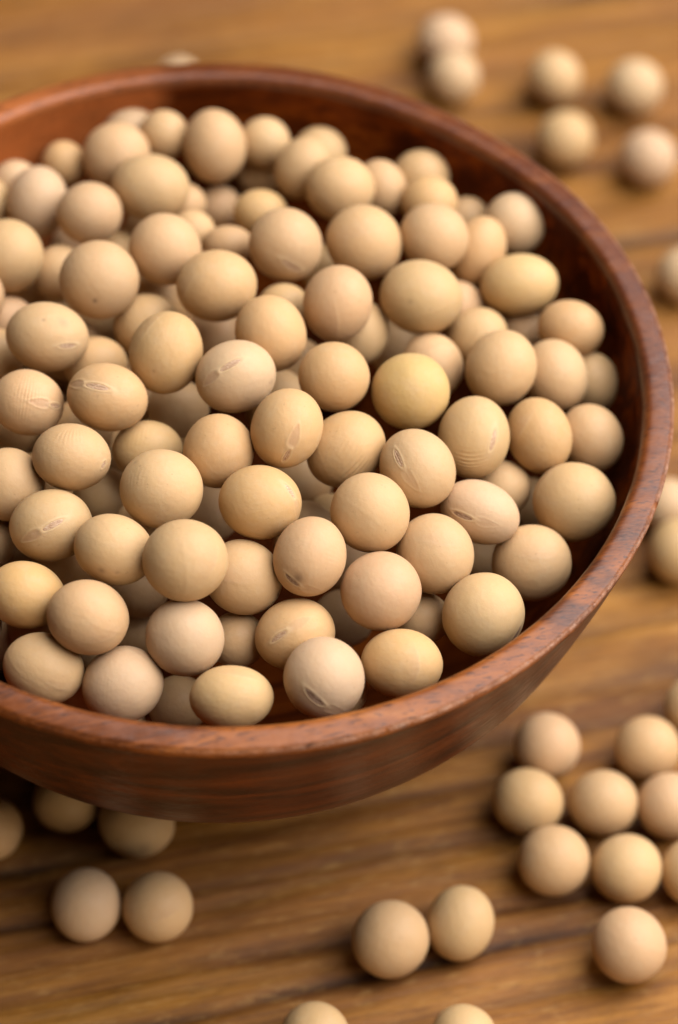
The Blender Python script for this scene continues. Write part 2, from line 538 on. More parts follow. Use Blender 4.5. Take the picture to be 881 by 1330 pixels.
def hilum_mesh(seed, feats, f):
    n = np.array(f[1:4]); n /= np.linalg.norm(n)
    t = np.array(f[4:7]); t -= n * t.dot(n); t /= np.linalg.norm(t)
    m = np.cross(n, t)
    hl = f[7] * .93; hw = max(.080, f[7] * .29) * .9
    nr, na = 7, 28
    rr = np.linspace(0, 1, nr + 1)[1:]
    aa = np.linspace(0, 2 * math.pi, na, endpoint=False)
    S = [0.0]; Q = [0.0]; E = [0.0]
    for a_ in rr:
        for b_ in aa:
            S.append(hl * a_ * math.cos(b_)); Q.append(hw * a_ * math.sin(b_)); E.append(a_)
    S, Q, E = map(np.array, (S, Q, E))
    P = n + np.tan(S)[:, None] * t + np.tan(Q)[:, None] * m
    P /= np.linalg.norm(P, axis=1)[:, None]
    base, _, _, _ = surface(P, seed, feats, False)
    rng = np.random.default_rng(seed + 9)
    lift = .018 * (1 - E ** 2) + .004 - .009 * gauss(Q / (hw * .22)) * (1 - E ** 4) + .0015 * rng.normal(size=len(E)) * (E < .95)
    lift[E > .99] = -.012
    V = P * (base + lift)[:, None]
    faces = []
    for j in range(na):
        faces.append((0, 1 + j, 1 + (j + 1) % na))
    for i in range(nr - 1):
        for j in range(na):
            a = 1 + i * na + j; b = 1 + i * na + (j + 1) % na
            faces.append((a, a + na, b + na)); faces.append((a, b + na, b))
    return V, faces

BEANS = [
('b', -13.92, 42.09, 41.68, 0.919, 0.391, 0.025, 0.047, 3.23, 2.96, 'w', 0, [], "pale soybean at the back of the heap, against the bowl's far wall, leftmost there"),
('b', -9.63, 39.63, 43.58, 0.92, 0.39, 0.02, 0.044, 2.85, 2.85, 'y', 0, [], 'yellowish soybean right of the pale bean against the far wall'),
('b', -14.74, 35.52, 43.78, 0.877, 0.38, -0.074, 0.284, 3.97, 3.79, 'y', 0, [], 'yellowish soybean lower left of the pale bean against the far wall'),
('b', -20.92, 36.23, 41.27, 0.921, 0.385, 0.036, 0.051, 2.58, 2.58, 'o', 1, [], 'small tan soybean low against the far left wall of the bowl'),
('b', -26.15, 32.89, 40.73, 0.922, 0.381, 0.044, 0.054, 2.83, 2.74, 'w', 1, [], 'pale cream soybean, partly hidden, upper left of the deeply wrinkled back bean'),
('b', -22.95, 27.86, 43.23, 0.674, 0.315, -0.212, 0.634, 4.09, 3.4, 'w', 0, [('w', -0.057, 0.092, 0.994, 0.992, -0.105, 0.066, 0.553, 0.035)], 'pale soybean with deep lengthwise wrinkles at the back left of the heap'),
('b', -29.39, 28.47, 42.0, 0.923, 0.378, 0.049, 0.056, 3.32, 3.15, 'y', 0, [], 'yellowish soybean left of the deeply wrinkled back bean'),
('b', -16.52, 23.97, 45.94, 0.925, 0.377, 0.032, 0.049, 3.69, 3.52, 'p', 0, [], 'pinkish tan soybean right of the deeply wrinkled back bean'),
('b', -10.13, 29.07, 45.44, 0.924, 0.381, 0.032, 0.021, 4.43, 3.73, 'y', 0, [], 'big smooth honey-yellow soybean lying proud across the others at the back left'),
('b', -3.6, 37.77, 44.09, 0.592, 0.271, -0.279, 0.706, 4.25, 3.63, 'p', 0, [], 'tall egg-shaped peach soybean standing upright at the middle of the back edge'),
('b', -2.85, 34.63, 37.3, 0.925, 0.379, 0.01, 0.04, 2.68, 2.6, 'p', 2, [], 'pinkish tan soybean, mostly hidden, below the tall upright peach back bean'),
('b', -6.53, 31.63, 40.49, 0.924, 0.379, 0.016, 0.043, 2.56, 2.47, 'p', 1, [], 'pinkish tan soybean, partly hidden, lower right of the big honey-yellow back bean'),
('b', -7.28, 16.21, 49.12, 0.897, 0.348, 0.13, -0.237, 4.02, 3.85, 'n', 0, [('w', -0.28, -0.417, 0.865, 0.147, 0.872, 0.468, 0.188, 0.02)], 'round soybean with a faint nick on its left side, below the big honey-yellow one'),
('b', -5.04, 24.42, 43.64, 0.926, 0.375, 0.015, 0.042, 2.59, 2.42, 'y', 1, [], 'yellowish soybean, partly hidden, upper left of the broad orange-tinted bean'),
('b', -13.95, 25.81, 38.33, 0.927, 0.371, 0.027, 0.047, 2.46, 2.37, 'n', 2, [], 'beige soybean, mostly hidden, upper right of the bean with one dark dot'),
('b', -24.78, 17.02, 45.48, 0.617, 0.293, -0.229, 0.693, 4.07, 3.98, 'n', 0, [], 'beige soybean lower left of the deeply wrinkled back bean'),
('b', -19.32, 18.53, 41.7, 0.779, 0.336, -0.152, 0.508, 3.17, 3.0, 'y', 1, [], 'yellowish soybean, partly hidden, left of the bean with one dark dot'),
('b', -13.95, 11.03, 49.22, 0.929, 0.366, 0.03, 0.048, 4.31, 4.23, 'n', 0, [('s', -0.115, -0.549, 0.828, 0.058, 1.0)], 'large round soybean marked with one small dark brown dot near its bottom'),
('b', -1.27, 10.22, 50.36, 0.927, 0.366, -0.005, 0.081, 4.37, 3.88, 'o', 0, [('r', -0.768, -0.138, 0.625, 0.317, 0.767, 0.559)], 'broad orange-tinted soybean with a soft crease at its left end, upper middle of the heap'),
('b', 5.69, 18.45, 48.76, 0.883, 0.351, 0.127, -0.284, 4.13, 3.96, 'p', 0, [('h', 0.492, -0.347, 0.798, 0.87, 0.193, -0.453, 0.347, 0)], 'pinkish soybean with a narrow closed scar low on its front, upper centre'),
('b', 2.28, 28.99, 42.75, 0.925, 0.378, 0.004, 0.037, 3.06, 2.62, 'o', 1, [], 'orange-tan soybean, partly hidden, upper left of the pinkish bean with a low closed scar'),
('b', -0.77, 21.74, 44.72, 0.927, 0.373, 0.009, 0.039, 2.83, 2.14, 'n', 1, [], 'beige soybean, partly hidden, above the broad orange-tinted bean'),
('b', 2.01, 40.49, 42.59, 0.92, 0.39, 0.003, 0.037, 3.04, 2.95, 'y', 0, [], 'yellowish soybean right of the tall upright peach back bean'),
('b', 1.37, 40.81, 37.34, 0.682, 0.297, -0.244, 0.622, 2.99, 2.63, 'y', 1, [], 'yellowish soybean, partly hidden, lower right of the tall upright peach back bean'),
('b', 6.76, 35.1, 44.23, 0.781, 0.332, -0.196, 0.491, 3.7, 3.17, 'n', 0, [], 'beige soybean upper left of the smooth pale yellow bean near the back'),
('b', 8.49, 40.63, 41.45, 0.921, 0.388, -0.006, 0.034, 3.14, 3.05, 'y', 1, [], 'yellowish soybean, partly hidden, upper left of the back bean puckered on its right'),
('b', 11.18, 30.25, 46.15, 0.923, 0.383, -0.009, 0.032, 3.91, 3.65, 'y', 0, [], 'smooth pale yellow soybean near the back, right of the tall peach ones'),
('b', 15.88, 33.67, 43.29, 0.794, 0.332, 0.192, -0.471, 3.35, 2.82, 'y', 1, [('w', 0.445, 0.098, 0.89, -0.502, 0.851, 0.157, 0.237, 0.03)], 'pale soybean with a puckered patch on its right side near the back of the heap'),
('b', 14.25, 21.04, 47.38, 0.903, 0.365, 0.084, -0.21, 4.25, 4.08, 'n', 0, [('r', -0.302, -0.038, 0.952, 0.672, 0.7, 0.241)], 'large round soybean with a faint fold across its middle, between two pinkish ones at back'),
('b', 10.29, 24.57, 38.81, 0.929, 0.369, -0.008, 0.033, 2.97, 2.89, 'n', 2, [], 'beige soybean, mostly hidden, above the upright peach bean with a seam'),
('b', 11.87, 9.31, 49.84, 0.692, 0.272, -0.241, 0.623, 4.12, 3.71, 'p', 0, [('r', -0.473, -0.093, 0.876, 0.841, 0.25, 0.48)], 'upright peach soybean with a thin vertical seam, upper centre of the heap'),
('b', 14.49, 10.84, 43.6, 0.747, 0.286, -0.217, 0.56, 3.61, 3.11, 'n', 1, [('w', -0.501, 0.018, 0.865, 0.0, -1.0, 0.021, 0.279, 0.03)], 'cream soybean puckered at its base, tucked behind the upright peach one with the seam'),
('b', 5.92, 12.23, 45.59, 0.931, 0.363, -0.001, 0.036, 2.85, 2.52, 'n', 1, [], 'beige soybean, partly hidden, left of the upright peach bean with a seam'),
('b', 5.04, 3.83, 50.43, 0.806, 0.301, 0.194, -0.471, 4.15, 3.74, 'o', 0, [], 'orange-tan soybean upper right of the bean with a wide open scar'),
('b', 12.02, -1.33, 50.11, 0.927, 0.348, 0.052, -0.131, 3.79, 3.63, 'o', 0, [], 'orange-tan soybean lower left of the cream bean puckered at its base'),
('b', 1.8, -3.11, 51.1, 0.918, 0.348, -0.048, 0.184, 4.24, 3.76, 'w', 0, [('h', -0.038, 0.35, 0.936, 0.976, 0.214, -0.04, 0.34, -1), ('s', 0.779, -0.464, 0.422, 0.113, 0.25)], 'pale soybean with a wide open oval scar slanting up to the right, left of centre'),
('b', 7.53, -9.91, 51.43, 0.759, 0.283, -0.193, 0.554, 4.18, 3.71, 'o', 0, [('h', -0.63, -0.287, 0.722, 0.768, -0.091, 0.634, 0.245, 1)], 'orange-tan soybean with a long shield-shaped patch above its scar, centre of the heap'),
('b', 13.73, -9.04, 47.56, 0.879, 0.317, -0.122, 0.336, 4.31, 3.75, 'o', 0, [('w', -0.072, -0.313, 0.947, 0.928, 0.326, 0.179, 0.667, 0.034)], 'tan soybean covered in fine parallel wrinkles, right of the one with the shield-shaped patch'),
('b', 20.19, -1.27, 48.53, 0.936, 0.349, -0.022, 0.027, 4.13, 4.05, 'Y', 0, [], 'strong yellow soybean, the yellowest bean in the heap'),
('b', 21.29, -11.76, 48.53, 0.847, 0.31, 0.134, -0.411, 4.27, 3.8, 'n', 0, [('h', -0.489, -0.276, 0.828, 0.872, -0.191, 0.451, 0.296, 0)], 'soybean with a steep narrow scar on its upper left, right of the parallel-wrinkled bean'),
('b', 16.65, -17.75, 48.31, 0.868, 0.305, 0.124, -0.372, 4.14, 3.99, 'n', 0, [], 'smooth unmarked round soybean lying on top, just below the centre of the heap'),
('b', 5.44, -17.78, 48.9, 0.944, 0.329, 0.025, -0.03, 4.21, 3.75, 'o', 0, [('h', 0.697, 0.405, 0.591, 0.623, -0.751, -0.22, 0.259, 0), ('w', -0.102, 0.068, 0.992, 0.937, 0.342, 0.073, 0.296, 0.012)], 'wide soybean with a pale raised scar on its right end, left of centre'),
('b', 0.73, -11.72, 49.17, 0.695, 0.265, -0.21, 0.634, 3.87, 3.63, 'o', 0, [], 'orange-tan soybean upper left of the wide end-scarred bean'),
('b', 6.1, 4.01, 39.97, 0.937, 0.348, -0.0, 0.036, 3.18, 3.01, 'n', 2, [], 'beige soybean, mostly hidden, above the bean with the shield-shaped patch'),
('b', 9.22, -2.99, 34.41, 0.942, 0.334, -0.005, 0.034, 3.35, 3.18, 'n', 3, [], 'beige soybean, deep in a gap, upper right of the wide end-scarred bean'),
('b', -1.24, 11.85, 40.54, 0.933, 0.358, 0.01, 0.04, 3.4, 3.23, 'p', 2, [], 'pinkish tan soybean, mostly hidden, upper left of the bean with a wide open scar'),
('b', 7.66, 11.37, 37.11, 0.935, 0.353, -0.003, 0.035, 3.25, 3.08, 'n', 3, [], 'beige soybean, deep in a gap, right of the bean with a wide open scar'),
('b', 22.47, 7.27, 43.13, 0.822, 0.319, 0.155, -0.445, 3.59, 3.34, 'p', 1, [('r', -0.403, 0.25, 0.88, 0.159, 0.966, -0.202)], 'pinkish tan soybean, partly hidden, upper right of the yellowest bean'),
('b', 20.82, 13.33, 47.35, 0.928, 0.366, 0.015, -0.071, 4.52, 4.02, 'y', 0, [('s', -0.23, -0.183, 0.956, 0.065, 0.35), ('w', 0.11, -0.783, 0.612, 0.965, 0.231, 0.122, 0.222, 0.02)], 'big yellowish soybean with a faint grey speck and rough underside, right of upper centre'),
('b', 24.94, 18.28, 40.9, 0.931, 0.364, -0.029, 0.024, 3.09, 2.92, 'n', 1, [], 'beige soybean, partly hidden, right of the big yellowish speckled bean'),
('b', 27.39, 12.96, 41.92, 0.868, 0.326, -0.154, 0.341, 3.48, 3.14, 'n', 1, [], 'beige soybean, partly hidden, upper left of the bean with crosswise creases'),
('b', 29.79, 4.96, 46.11, 0.776, 0.278, -0.221, 0.52, 4.13, 3.8, 'n', 0, [('w', 0.145, 0.073, 0.987, 0.57, -0.822, -0.023, 0.56, 0.034)], 'soybean with fine crosswise creases on its upper half, right side of the heap'),
('b', 32.78, 17.22, 38.24, 0.932, 0.359, -0.041, 0.02, 2.93, 2.76, 'p', 1, [], 'pinkish tan soybean, partly hidden, upper right of the bean with crosswise creases'),
('b', 37.58, 13.68, 43.53, 0.928, 0.364, -0.011, -0.08, 3.72, 3.13, 'o', 0, [], "oval orange-tan soybean touching the bowl's right wall, with open dark wall above it"),
('b', 35.89, 7.26, 42.97, 0.798, 0.322, 0.151, -0.487, 4.01, 3.51, 'n', 0, [], 'beige soybean below the oval orange-tan bean by the wall'),
('b', 40.43, 9.97, 39.19, 0.775, 0.318, 0.159, -0.523, 3.39, 2.89, 'n', 1, [], 'beige soybean, partly hidden, above the yellow-green bean by the wall'),
('b', 39.97, -0.03, 41.41, 0.8, 0.317, 0.139, -0.49, 3.8, 3.39, 'y', 0, [], 'smooth yellow-green soybean against the right wall of the bowl'),
('b', 34.18, -2.42, 44.05, 0.78, 0.306, 0.16, -0.522, 4.09, 3.43, 'o', 0, [('r', -0.325, -0.366, 0.872, -0.571, 0.811, 0.127)], 'peach soybean with a pale triangular patch edged by a ridge, near the right wall'),
('b', 27.1, -5.25, 46.43, 0.676, 0.23, -0.256, 0.652, 4.36, 3.79, 'y', 0, [('h', -0.033, -0.537, 0.843, 0.981, -0.179, -0.075, 0.315, 0), ('w', -0.634, 0.022, 0.773, 0.076, -0.993, 0.09, 0.296, 0.05)], 'pale yellow soybean with a tall upright scar and puckered bottom, right of the yellowest one'),
('b', 28.08, -13.62, 44.47, 0.926, 0.329, 0.037, -0.181, 4.22, 3.19, 'w', 0, [('h', -0.353, -0.356, 0.865, 0.914, 0.063, 0.4, 0.321, 0)], 'long pointed cream soybean with a long dark scar, among rounder ones at the right'),
('b', 30.6, -6.5, 39.85, 0.942, 0.334, -0.038, 0.022, 3.11, 2.95, 'n', 1, [], 'beige soybean, partly hidden, upper right of the long pointed cream bean'),
('b', 34.47, -0.32, 29.62, 0.942, 0.331, -0.043, 0.02, 3.24, 3.07, 'n', 3, [], 'beige soybean, deep in a gap, left of the largest bean by the right wall'),
('b', 38.11, -9.3, 41.8, 0.942, 0.332, -0.05, 0.018, 4.37, 4.21, 'n', 0, [('r', -0.667, 0.615, 0.421, 0.622, 0.77, -0.14)], "largest round soybean by the bowl's right wall, low on the right"),
('b', 33.91, -16.2, 39.8, 0.946, 0.321, -0.044, 0.021, 4.17, 4.01, 'n', 0, [('r', 0.0, 0.12, 0.993, 0.996, -0.091, 0.011)], 'beige soybean upper right of the bean with a dark scar at its edge'),
('b', 28.79, -25.44, 42.7, 0.81, 0.252, -0.187, 0.495, 4.29, 4.14, 'y', 0, [('h', -0.018, -0.948, 0.318, 0.998, -0.036, -0.05, 0.273, 0), ('w', -0.679, -0.516, 0.523, 0.628, -0.777, 0.049, 0.255, 0.02)], 'round soybean at lower right with a dark scar just showing on its edge'),
('b', 23.54, -19.59, 44.65, 0.812, 0.287, 0.15, -0.486, 4.17, 3.93, 'n', 0, [('r', -0.205, 0.101, 0.973, 0.522, 0.853, 0.021)], 'beige soybean lower left of the long pointed cream bean'),
('b', 18.24, -25.3, 45.25, 0.948, 0.316, -0.019, 0.029, 4.11, 4.03, 'p', 0, [], 'smooth round pinkish soybean directly under the smooth unmarked one, lower centre'),
('b', 20.77, -31.96, 42.33, 0.952, 0.304, -0.009, -0.014, 4.08, 3.54, 'o', 0, [('r', 0.42, -0.045, 0.906, 0.0, 0.999, 0.05)], 'flattened tan soybean close to the front rim, right of the bean with the split scar'),
('b', 22.82, -23.23, 38.35, 0.95, 0.311, -0.026, 0.027, 2.86, 2.7, 'y', 1, [], 'yellowish soybean, partly hidden, lower right of the smooth pinkish lower bean'),
('b', 29.24, -8.04, 29.84, 0.946, 0.322, -0.035, 0.023, 3.18, 3.02, 'n', 3, [], 'beige soybean, deep in a gap, below the long pointed cream bean'),
('b', 10.9, -23.54, 47.88, 0.756, 0.259, -0.189, 0.57, 4.1, 3.63, 'p', 0, [('h', -0.705, 0.254, 0.663, -0.337, -0.941, 0.003, 0.283, 0), ('s', -0.6, 0.116, 0.792, 0.17, 0.6), ('w', 0.161, -0.251, 0.955, -0.075, -0.967, -0.242, 0.377, 0.04)], 'wrinkled pinkish soybean with a grey-brown smudge beside its scar, lower centre'),
('b', 9.94, -29.19, 42.26, 0.934, 0.303, -0.052, 0.182, 4.11, 3.57, 'o', 0, [('h', -0.412, 0.086, 0.907, 0.872, 0.326, 0.365, 0.283, 0)], 'tan soybean with a clean oval scar on its left, behind the split-scarred bean'),
('b', 13.11, -35.64, 44.13, 0.842, 0.265, 0.142, -0.449, 4.1, 4.03, 'w', 0, [('h', 0.297, -0.458, 0.838, 0.937, 0.31, -0.162, 0.352, 0)], 'round soybean at the front rim with a long split scar slanting down rightwards'),
('b', 14.99, -32.0, 36.69, 0.954, 0.298, -0.012, 0.031, 2.66, 2.5, 'y', 1, [], 'yellowish soybean, partly hidden, lower right of the bean with the split scar'),
('b', 4.13, -37.54, 42.47, 0.954, 0.297, 0.006, 0.037, 4.18, 3.19, 'y', 0, [('r', 0.182, 0.667, 0.723, 0.974, -0.225, -0.038)], 'wide flattened yellowish soybean half sunk behind the front rim'),
('b', 4.26, -24.23, 44.59, 0.925, 0.305, 0.087, -0.21, 4.05, 3.74, 'y', 0, [('r', -0.209, -0.275, 0.939, 0.902, 0.317, 0.294)], 'yellowish soybean right of the big plain bean lying on top'),
('b', 3.99, -28.02, 39.02, 0.951, 0.307, 0.006, 0.037, 2.98, 2.9, 'g', 1, [], 'dull greenish soybean, partly hidden, right of the whitish bean in the lower left'),
('b', -1.46, -26.52, 49.78, 0.947, 0.32, 0.015, 0.04, 4.28, 4.12, 'n', 0, [('r', 0.714, -0.037, 0.699, 0.245, 0.949, -0.2)], 'big round plain soybean lying on top, directly above a whitish one at lower left'),
('b', -1.02, -31.73, 43.99, 0.907, 0.283, 0.118, -0.288, 3.99, 3.84, 'w', 0, [('r', 0.856, -0.376, 0.356, 0.472, 0.85, -0.236)], 'round whitish soybean directly below the big plain one at the lower left of centre'),
('b', -6.85, -35.56, 40.61, 0.931, 0.298, -0.028, 0.208, 4.15, 3.84, 'w', 0, [('r', 0.51, 0.694, 0.509, 0.557, -0.717, 0.419), ('w', -0.421, 0.038, 0.906, 0.464, 0.868, 0.179, 0.296, 0.01)], 'pale round soybean touching the front rim, with a faint ridge on its crown'),
('b', -14.83, -34.78, 41.38, 0.948, 0.291, 0.085, -0.102, 4.07, 3.53, 'y', 0, [('r', 0.475, -0.417, 0.775, 0.853, 0.0, -0.522)], 'yellowish oval soybean cut off at the bottom by the front rim, far left'),
('b', -10.58, -31.64, 46.15, 0.945, 0.301, 0.079, -0.104, 4.12, 3.66, 'p', 0, [('r', 0.559, -0.453, 0.695, 0.74, 0.65, -0.172), ('w', -0.015, -0.487, 0.873, -0.109, 0.869, 0.483, 0.148, 0.02)], 'brownish-pink oval soybean with a light curved edge below, lower left'),
('b', -17.3, -28.01, 44.24, 0.948, 0.306, 0.074, -0.05, 4.02, 3.4, 'o', 0, [], 'orange-tan soybean left of the brownish-pink oval bean'),
('b', -8.8, -24.06, 47.53, 0.933, 0.308, 0.096, -0.161, 4.09, 3.55, 'n', 0, [('s', -0.058, -0.679, 0.732, 0.094, 0.55), ('s', 0.308, -0.554, 0.773, 0.057, 0.3)], 'oval soybean with a small dark bruise at its lower left, beside the big plain one'),
('b', -15.57, -20.35, 45.96, 0.936, 0.326, 0.009, 0.13, 4.22, 3.68, 'y', 0, [('h', 0.04, 0.014, 0.999, 0.936, 0.349, -0.042, 0.333, -1)], 'yellow-tan soybean with a raised scar across its middle and a dull patch beside it'),
('b', -4.62, -17.26, 49.29, 0.942, 0.332, 0.019, 0.042, 4.21, 4.06, 'n', 0, [('w', -0.667, 0.269, 0.695, 0.248, 0.96, -0.134, 0.259, 0.035), ('s', -0.63, 0.654, 0.42, 0.074, -0.3)], 'big round soybean with a few small creases at its upper left edge, left of centre'),
('b', -14.18, -13.64, 48.94, 0.941, 0.334, 0.049, 0.007, 4.02, 3.46, 'n', 0, [('w', -0.078, -0.008, 0.997, 0.015, 1.0, 0.009, 0.745, 0.026), ('h', 0.837, -0.143, 0.527, 0.353, 0.878, -0.323, 0.137, 0)], 'oval soybean covered in fine upright wrinkles, left side of the heap'),
('b', -6.9, -8.6, 44.74, 0.94, 0.338, 0.021, 0.043, 3.7, 3.14, 'y', 1, [('w', -0.087, 0.205, 0.975, 0.218, 0.959, -0.182, 0.478, 0.035)], 'wrinkled yellow soybean half hidden behind a big round one, left of centre'),
('b', -11.23, -6.18, 50.01, 0.936, 0.342, 0.064, -0.052, 4.23, 3.51, 'o', 0, [('h', -0.313, 0.245, 0.917, 0.946, 0.0, 0.323, 0.358, -1)], 'oval soybean with a long level scar on its upper half, left of the heap'),
('b', -19.59, -6.34, 48.47, 0.935, 0.337, 0.086, -0.072, 3.76, 3.44, 'n', 0, [('h', 0.762, 0.127, 0.635, 0.636, 0.036, -0.771, 0.234, -1), ('w', -0.063, 0.078, 0.995, -0.159, 0.983, -0.087, 0.426, 0.04)], 'soybean at the left edge with a ribbed patch left of its scar'),
('b', -18.53, 2.54, 49.01, 0.934, 0.353, 0.063, -0.015, 4.4, 3.67, 'n', 0, [('h', 0.508, -0.184, 0.842, 0.856, 0.218, -0.469, 0.259, 0), ('s', -0.146, 0.447, 0.883, 0.046, 0.5), ('s', 0.32, 0.458, 0.829, 0.148, 0.25)], 'oval soybean with two small grey specks above a short level scar, at the left edge'),
('b', -5.69, -0.19, 50.8, 0.715, 0.292, -0.201, 0.603, 4.35, 3.87, 'o', 0, [('s', -0.506, 0.193, 0.841, 0.037, 0.5), ('r', 0.512, 0.586, 0.628, 0.851, -0.446, -0.278)], 'orange-yellow upright soybean with a tiny speck, on the left of the heap'),
('b', -8.64, 9.58, 43.82, 0.932, 0.359, 0.022, 0.044, 3.69, 3.6, 'n', 1, [], 'beige soybean, partly hidden, upper left of the orange-yellow upright bean'),
('b', -13.65, 3.69, 43.52, 0.934, 0.352, 0.03, 0.047, 3.48, 3.15, 'o', 1, [], 'orange-tan soybean, partly hidden, above the oval bean with a long level scar'),
('b', -4.58, 1.47, 39.9, 0.937, 0.345, 0.016, 0.042, 3.33, 3.16, 'g', 2, [], 'dull greenish soybean, mostly hidden, upper right of the half-hidden wrinkled yellow bean'),
('b', -24.35, 11.58, 40.55, 0.931, 0.358, 0.045, 0.053, 3.22, 3.05, 'p', 1, [], 'pinkish tan soybean, partly hidden, left of the bean with two grey specks'),
('b', -24.55, 4.82, 42.77, 0.933, 0.352, 0.047, 0.053, 3.16, 3.0, 'n', 1, [], 'beige soybean, partly hidden, upper left of the left-edge bean with a ribbed patch'),
('b', -20.59, -14.94, 45.47, 0.841, 0.265, 0.204, -0.426, 3.8, 3.73, 'n', 0, [], 'beige soybean upper left of the bean with a dull patch by its scar'),
('b', -22.15, -18.66, 40.12, 0.945, 0.321, 0.047, 0.051, 2.55, 2.47, 'g', 1, [], 'dull greenish soybean, partly hidden, peeking at the left edge below a big beige one'),
('b', -23.14, -29.88, 41.01, 0.949, 0.307, 0.051, 0.052, 3.42, 3.34, 'w', 0, [], 'pale cream soybean upper left of the oval bean cut by the rim'),
('b', -11.59, -9.39, 37.48, 0.943, 0.33, 0.029, 0.046, 3.28, 3.11, 'g', 2, [], 'dull greenish soybean, mostly hidden, lower right of the bean with fine upright wrinkles'),
('b', -6.79, -19.49, 35.07, 0.948, 0.314, 0.022, 0.043, 3.07, 2.99, 'n', 2, [], 'beige soybean, mostly hidden, lower right of the oval bean with a small bruise'),
('b', -7.04, -21.13, 29.46, 0.95, 0.307, 0.023, 0.042, 3.1, 3.02, 'n', 3, [], 'beige soybean, deep in a gap, left of the whitish bean in the lower left'),
('b', -0.21, -10.99, 37.69, 0.944, 0.328, 0.011, 0.039, 3.18, 3.02, 'n', 2, [], 'beige soybean, mostly hidden, left of the wide end-scarred bean'),
('b', -1.77, -30.67, 30.56, 0.954, 0.295, 0.015, 0.04, 3.19, 3.03, 'n', 2, [], 'beige soybean, mostly hidden, left of the flattened bean sunk behind the rim'),
('b', 21.96, 22.55, 47.3, 0.901, 0.369, 0.073, -0.215, 3.92, 3.75, 'p', 0, [], 'round pinkish soybean near the back right, the pinkest of its row'),
('b', 27.09, 24.46, 43.58, 0.746, 0.287, -0.241, 0.55, 4.06, 3.11, 'o', 0, [], 'orange-tan soybean lower left of the pale bean highest up the right wall'),
('b', 31.12, 29.5, 43.24, 0.862, 0.364, 0.109, -0.335, 3.58, 3.49, 'w', 0, [], 'pale smooth soybean highest up the right wall, with dark wall behind it'),
('b', 31.81, 19.59, 43.69, 0.927, 0.365, -0.056, 0.061, 4.36, 3.42, 'y', 0, [], 'wide yellowish soybean below the pale one that is highest up the right wall'),
('b', 20.33, 36.89, 42.37, 0.922, 0.385, -0.023, 0.027, 3.29, 3.11, 'y', 1, [], 'yellowish soybean, partly hidden, right of the back bean puckered on its right'),
('b', 21.39, 31.28, 43.86, 0.924, 0.381, -0.024, 0.026, 3.24, 3.06, 'o', 0, [], 'orange-tan soybean above the pinkest bean at the back right'),
('b', 25.92, 32.7, 40.47, 0.925, 0.378, -0.03, 0.024, 2.48, 2.39, 'n', 1, [], 'beige soybean, partly hidden, upper right of the pinkest bean at the back right'),
('b', 18.69, 16.6, 35.45, 0.934, 0.357, -0.02, 0.028, 3.3, 3.21, 'n', 3, [], 'beige soybean, deep in a gap, right of the cream bean puckered at its base'),
('b', 15.34, -12.27, 31.65, 0.947, 0.319, -0.014, 0.031, 3.31, 3.14, 'p', 3, [], 'pinkish tan soybean, deep in a gap, upper left of the smooth pinkish lower bean'),
('b', 10.12, -11.19, 37.09, 0.945, 0.326, -0.006, 0.034, 2.86, 2.7, 'n', 2, [], 'beige soybean, mostly hidden, above the wrinkled bean with a grey-brown smudge'),
('b', 12.66, -7.51, 34.16, 0.944, 0.328, -0.01, 0.032, 2.65, 2.57, 'n', 3, [], 'beige soybean, deep in a gap, left of the smooth unmarked bean on top'),
('b', 14.7, -18.26, 30.63, 0.95, 0.311, -0.012, 0.031, 3.28, 3.11, 'p', 3, [], 'pinkish tan soybean, deep in a gap, lower left of the smooth pinkish lower bean'),
('b', -28.08, 10.22, 46.01, 0.929, 0.362, 0.051, 0.056, 3.84, 3.67, 'n', 0, [], "beige soybean in the heap beyond the photo's left edge, beside the bean with grey specks"),
('b', -27.2, -6.96, 46.3, 0.937, 0.342, 0.053, 0.055, 3.86, 3.7, 'n', 0, [], "beige soybean in the heap beyond the photo's left edge, beside the ribbed bean"),
('b', -25.74, -12.6, 40.62, 0.941, 0.329, 0.052, 0.054, 3.87, 3.71, 'n', 1, [], "half-hidden beige soybean in the heap beyond the photo's left edge"),
('b', -25.05, -23.85, 43.43, 0.945, 0.317, 0.053, 0.053, 3.91, 3.6, 'n', 0, [], "beige soybean beyond the photo's left edge, left of the bean with a dull patch"),
('b', -32.56, 22.33, 42.03, 0.925, 0.371, 0.055, 0.058, 3.97, 3.8, 'n', 0, [], "beige soybean in the heap beyond the photo's left edge, near the far wall"),
('t', -11.18, -39.55, 3.78, 0.652, 0.205, -0.163, 0.712, 4.03, 3.78, 'w', 0, [], 'pale soybean on the table, left of the touching pair at the bottom left'),
('t', -3.37, -39.29, 3.87, 0.964, 0.261, 0.018, 0.039, 3.87, 3.87, 'y', 0, [('r', 0.217, -0.304, 0.927, 0.934, 0.34, -0.107)], 'yellowish soybean on the table, right of the touching pair at the bottom left'),
('t', -14.89, -26.27, 3.54, 0.959, 0.278, 0.034, 0.045, 3.71, 3.54, 'y', 0, [], "dim soybean on the table half hidden under the bowl's front, second from the left edge"),
('t', -6.68, -28.73, 3.95, 0.96, 0.272, 0.046, -0.043, 4.29, 3.95, 'y', 0, [('s', 0.308, -0.647, 0.697, 0.18, 0.3)], 'mottled yellow soybean on the table under the front curve of the bowl'),
('t', -22.81, -30.58, 3.6, 0.645, 0.226, -0.16, 0.712, 3.6, 3.6, 'n', 0, [], 'shadowed soybean below the bowl on the table, cut by the left edge'),
('t', 14.65, -53.7, 3.75, 0.97, 0.24, -0.01, 0.032, 3.75, 3.75, 'y', 0, [], 'yellowish soybean on the table cut by the bottom edge, left of the other cut one'),
('t', 22.15, -41.54, 4.18, 0.881, 0.229, -0.119, 0.396, 4.26, 4.18, 'n', 0, [], 'sharpest pale soybean on the table, left one of the bottom middle pair'),
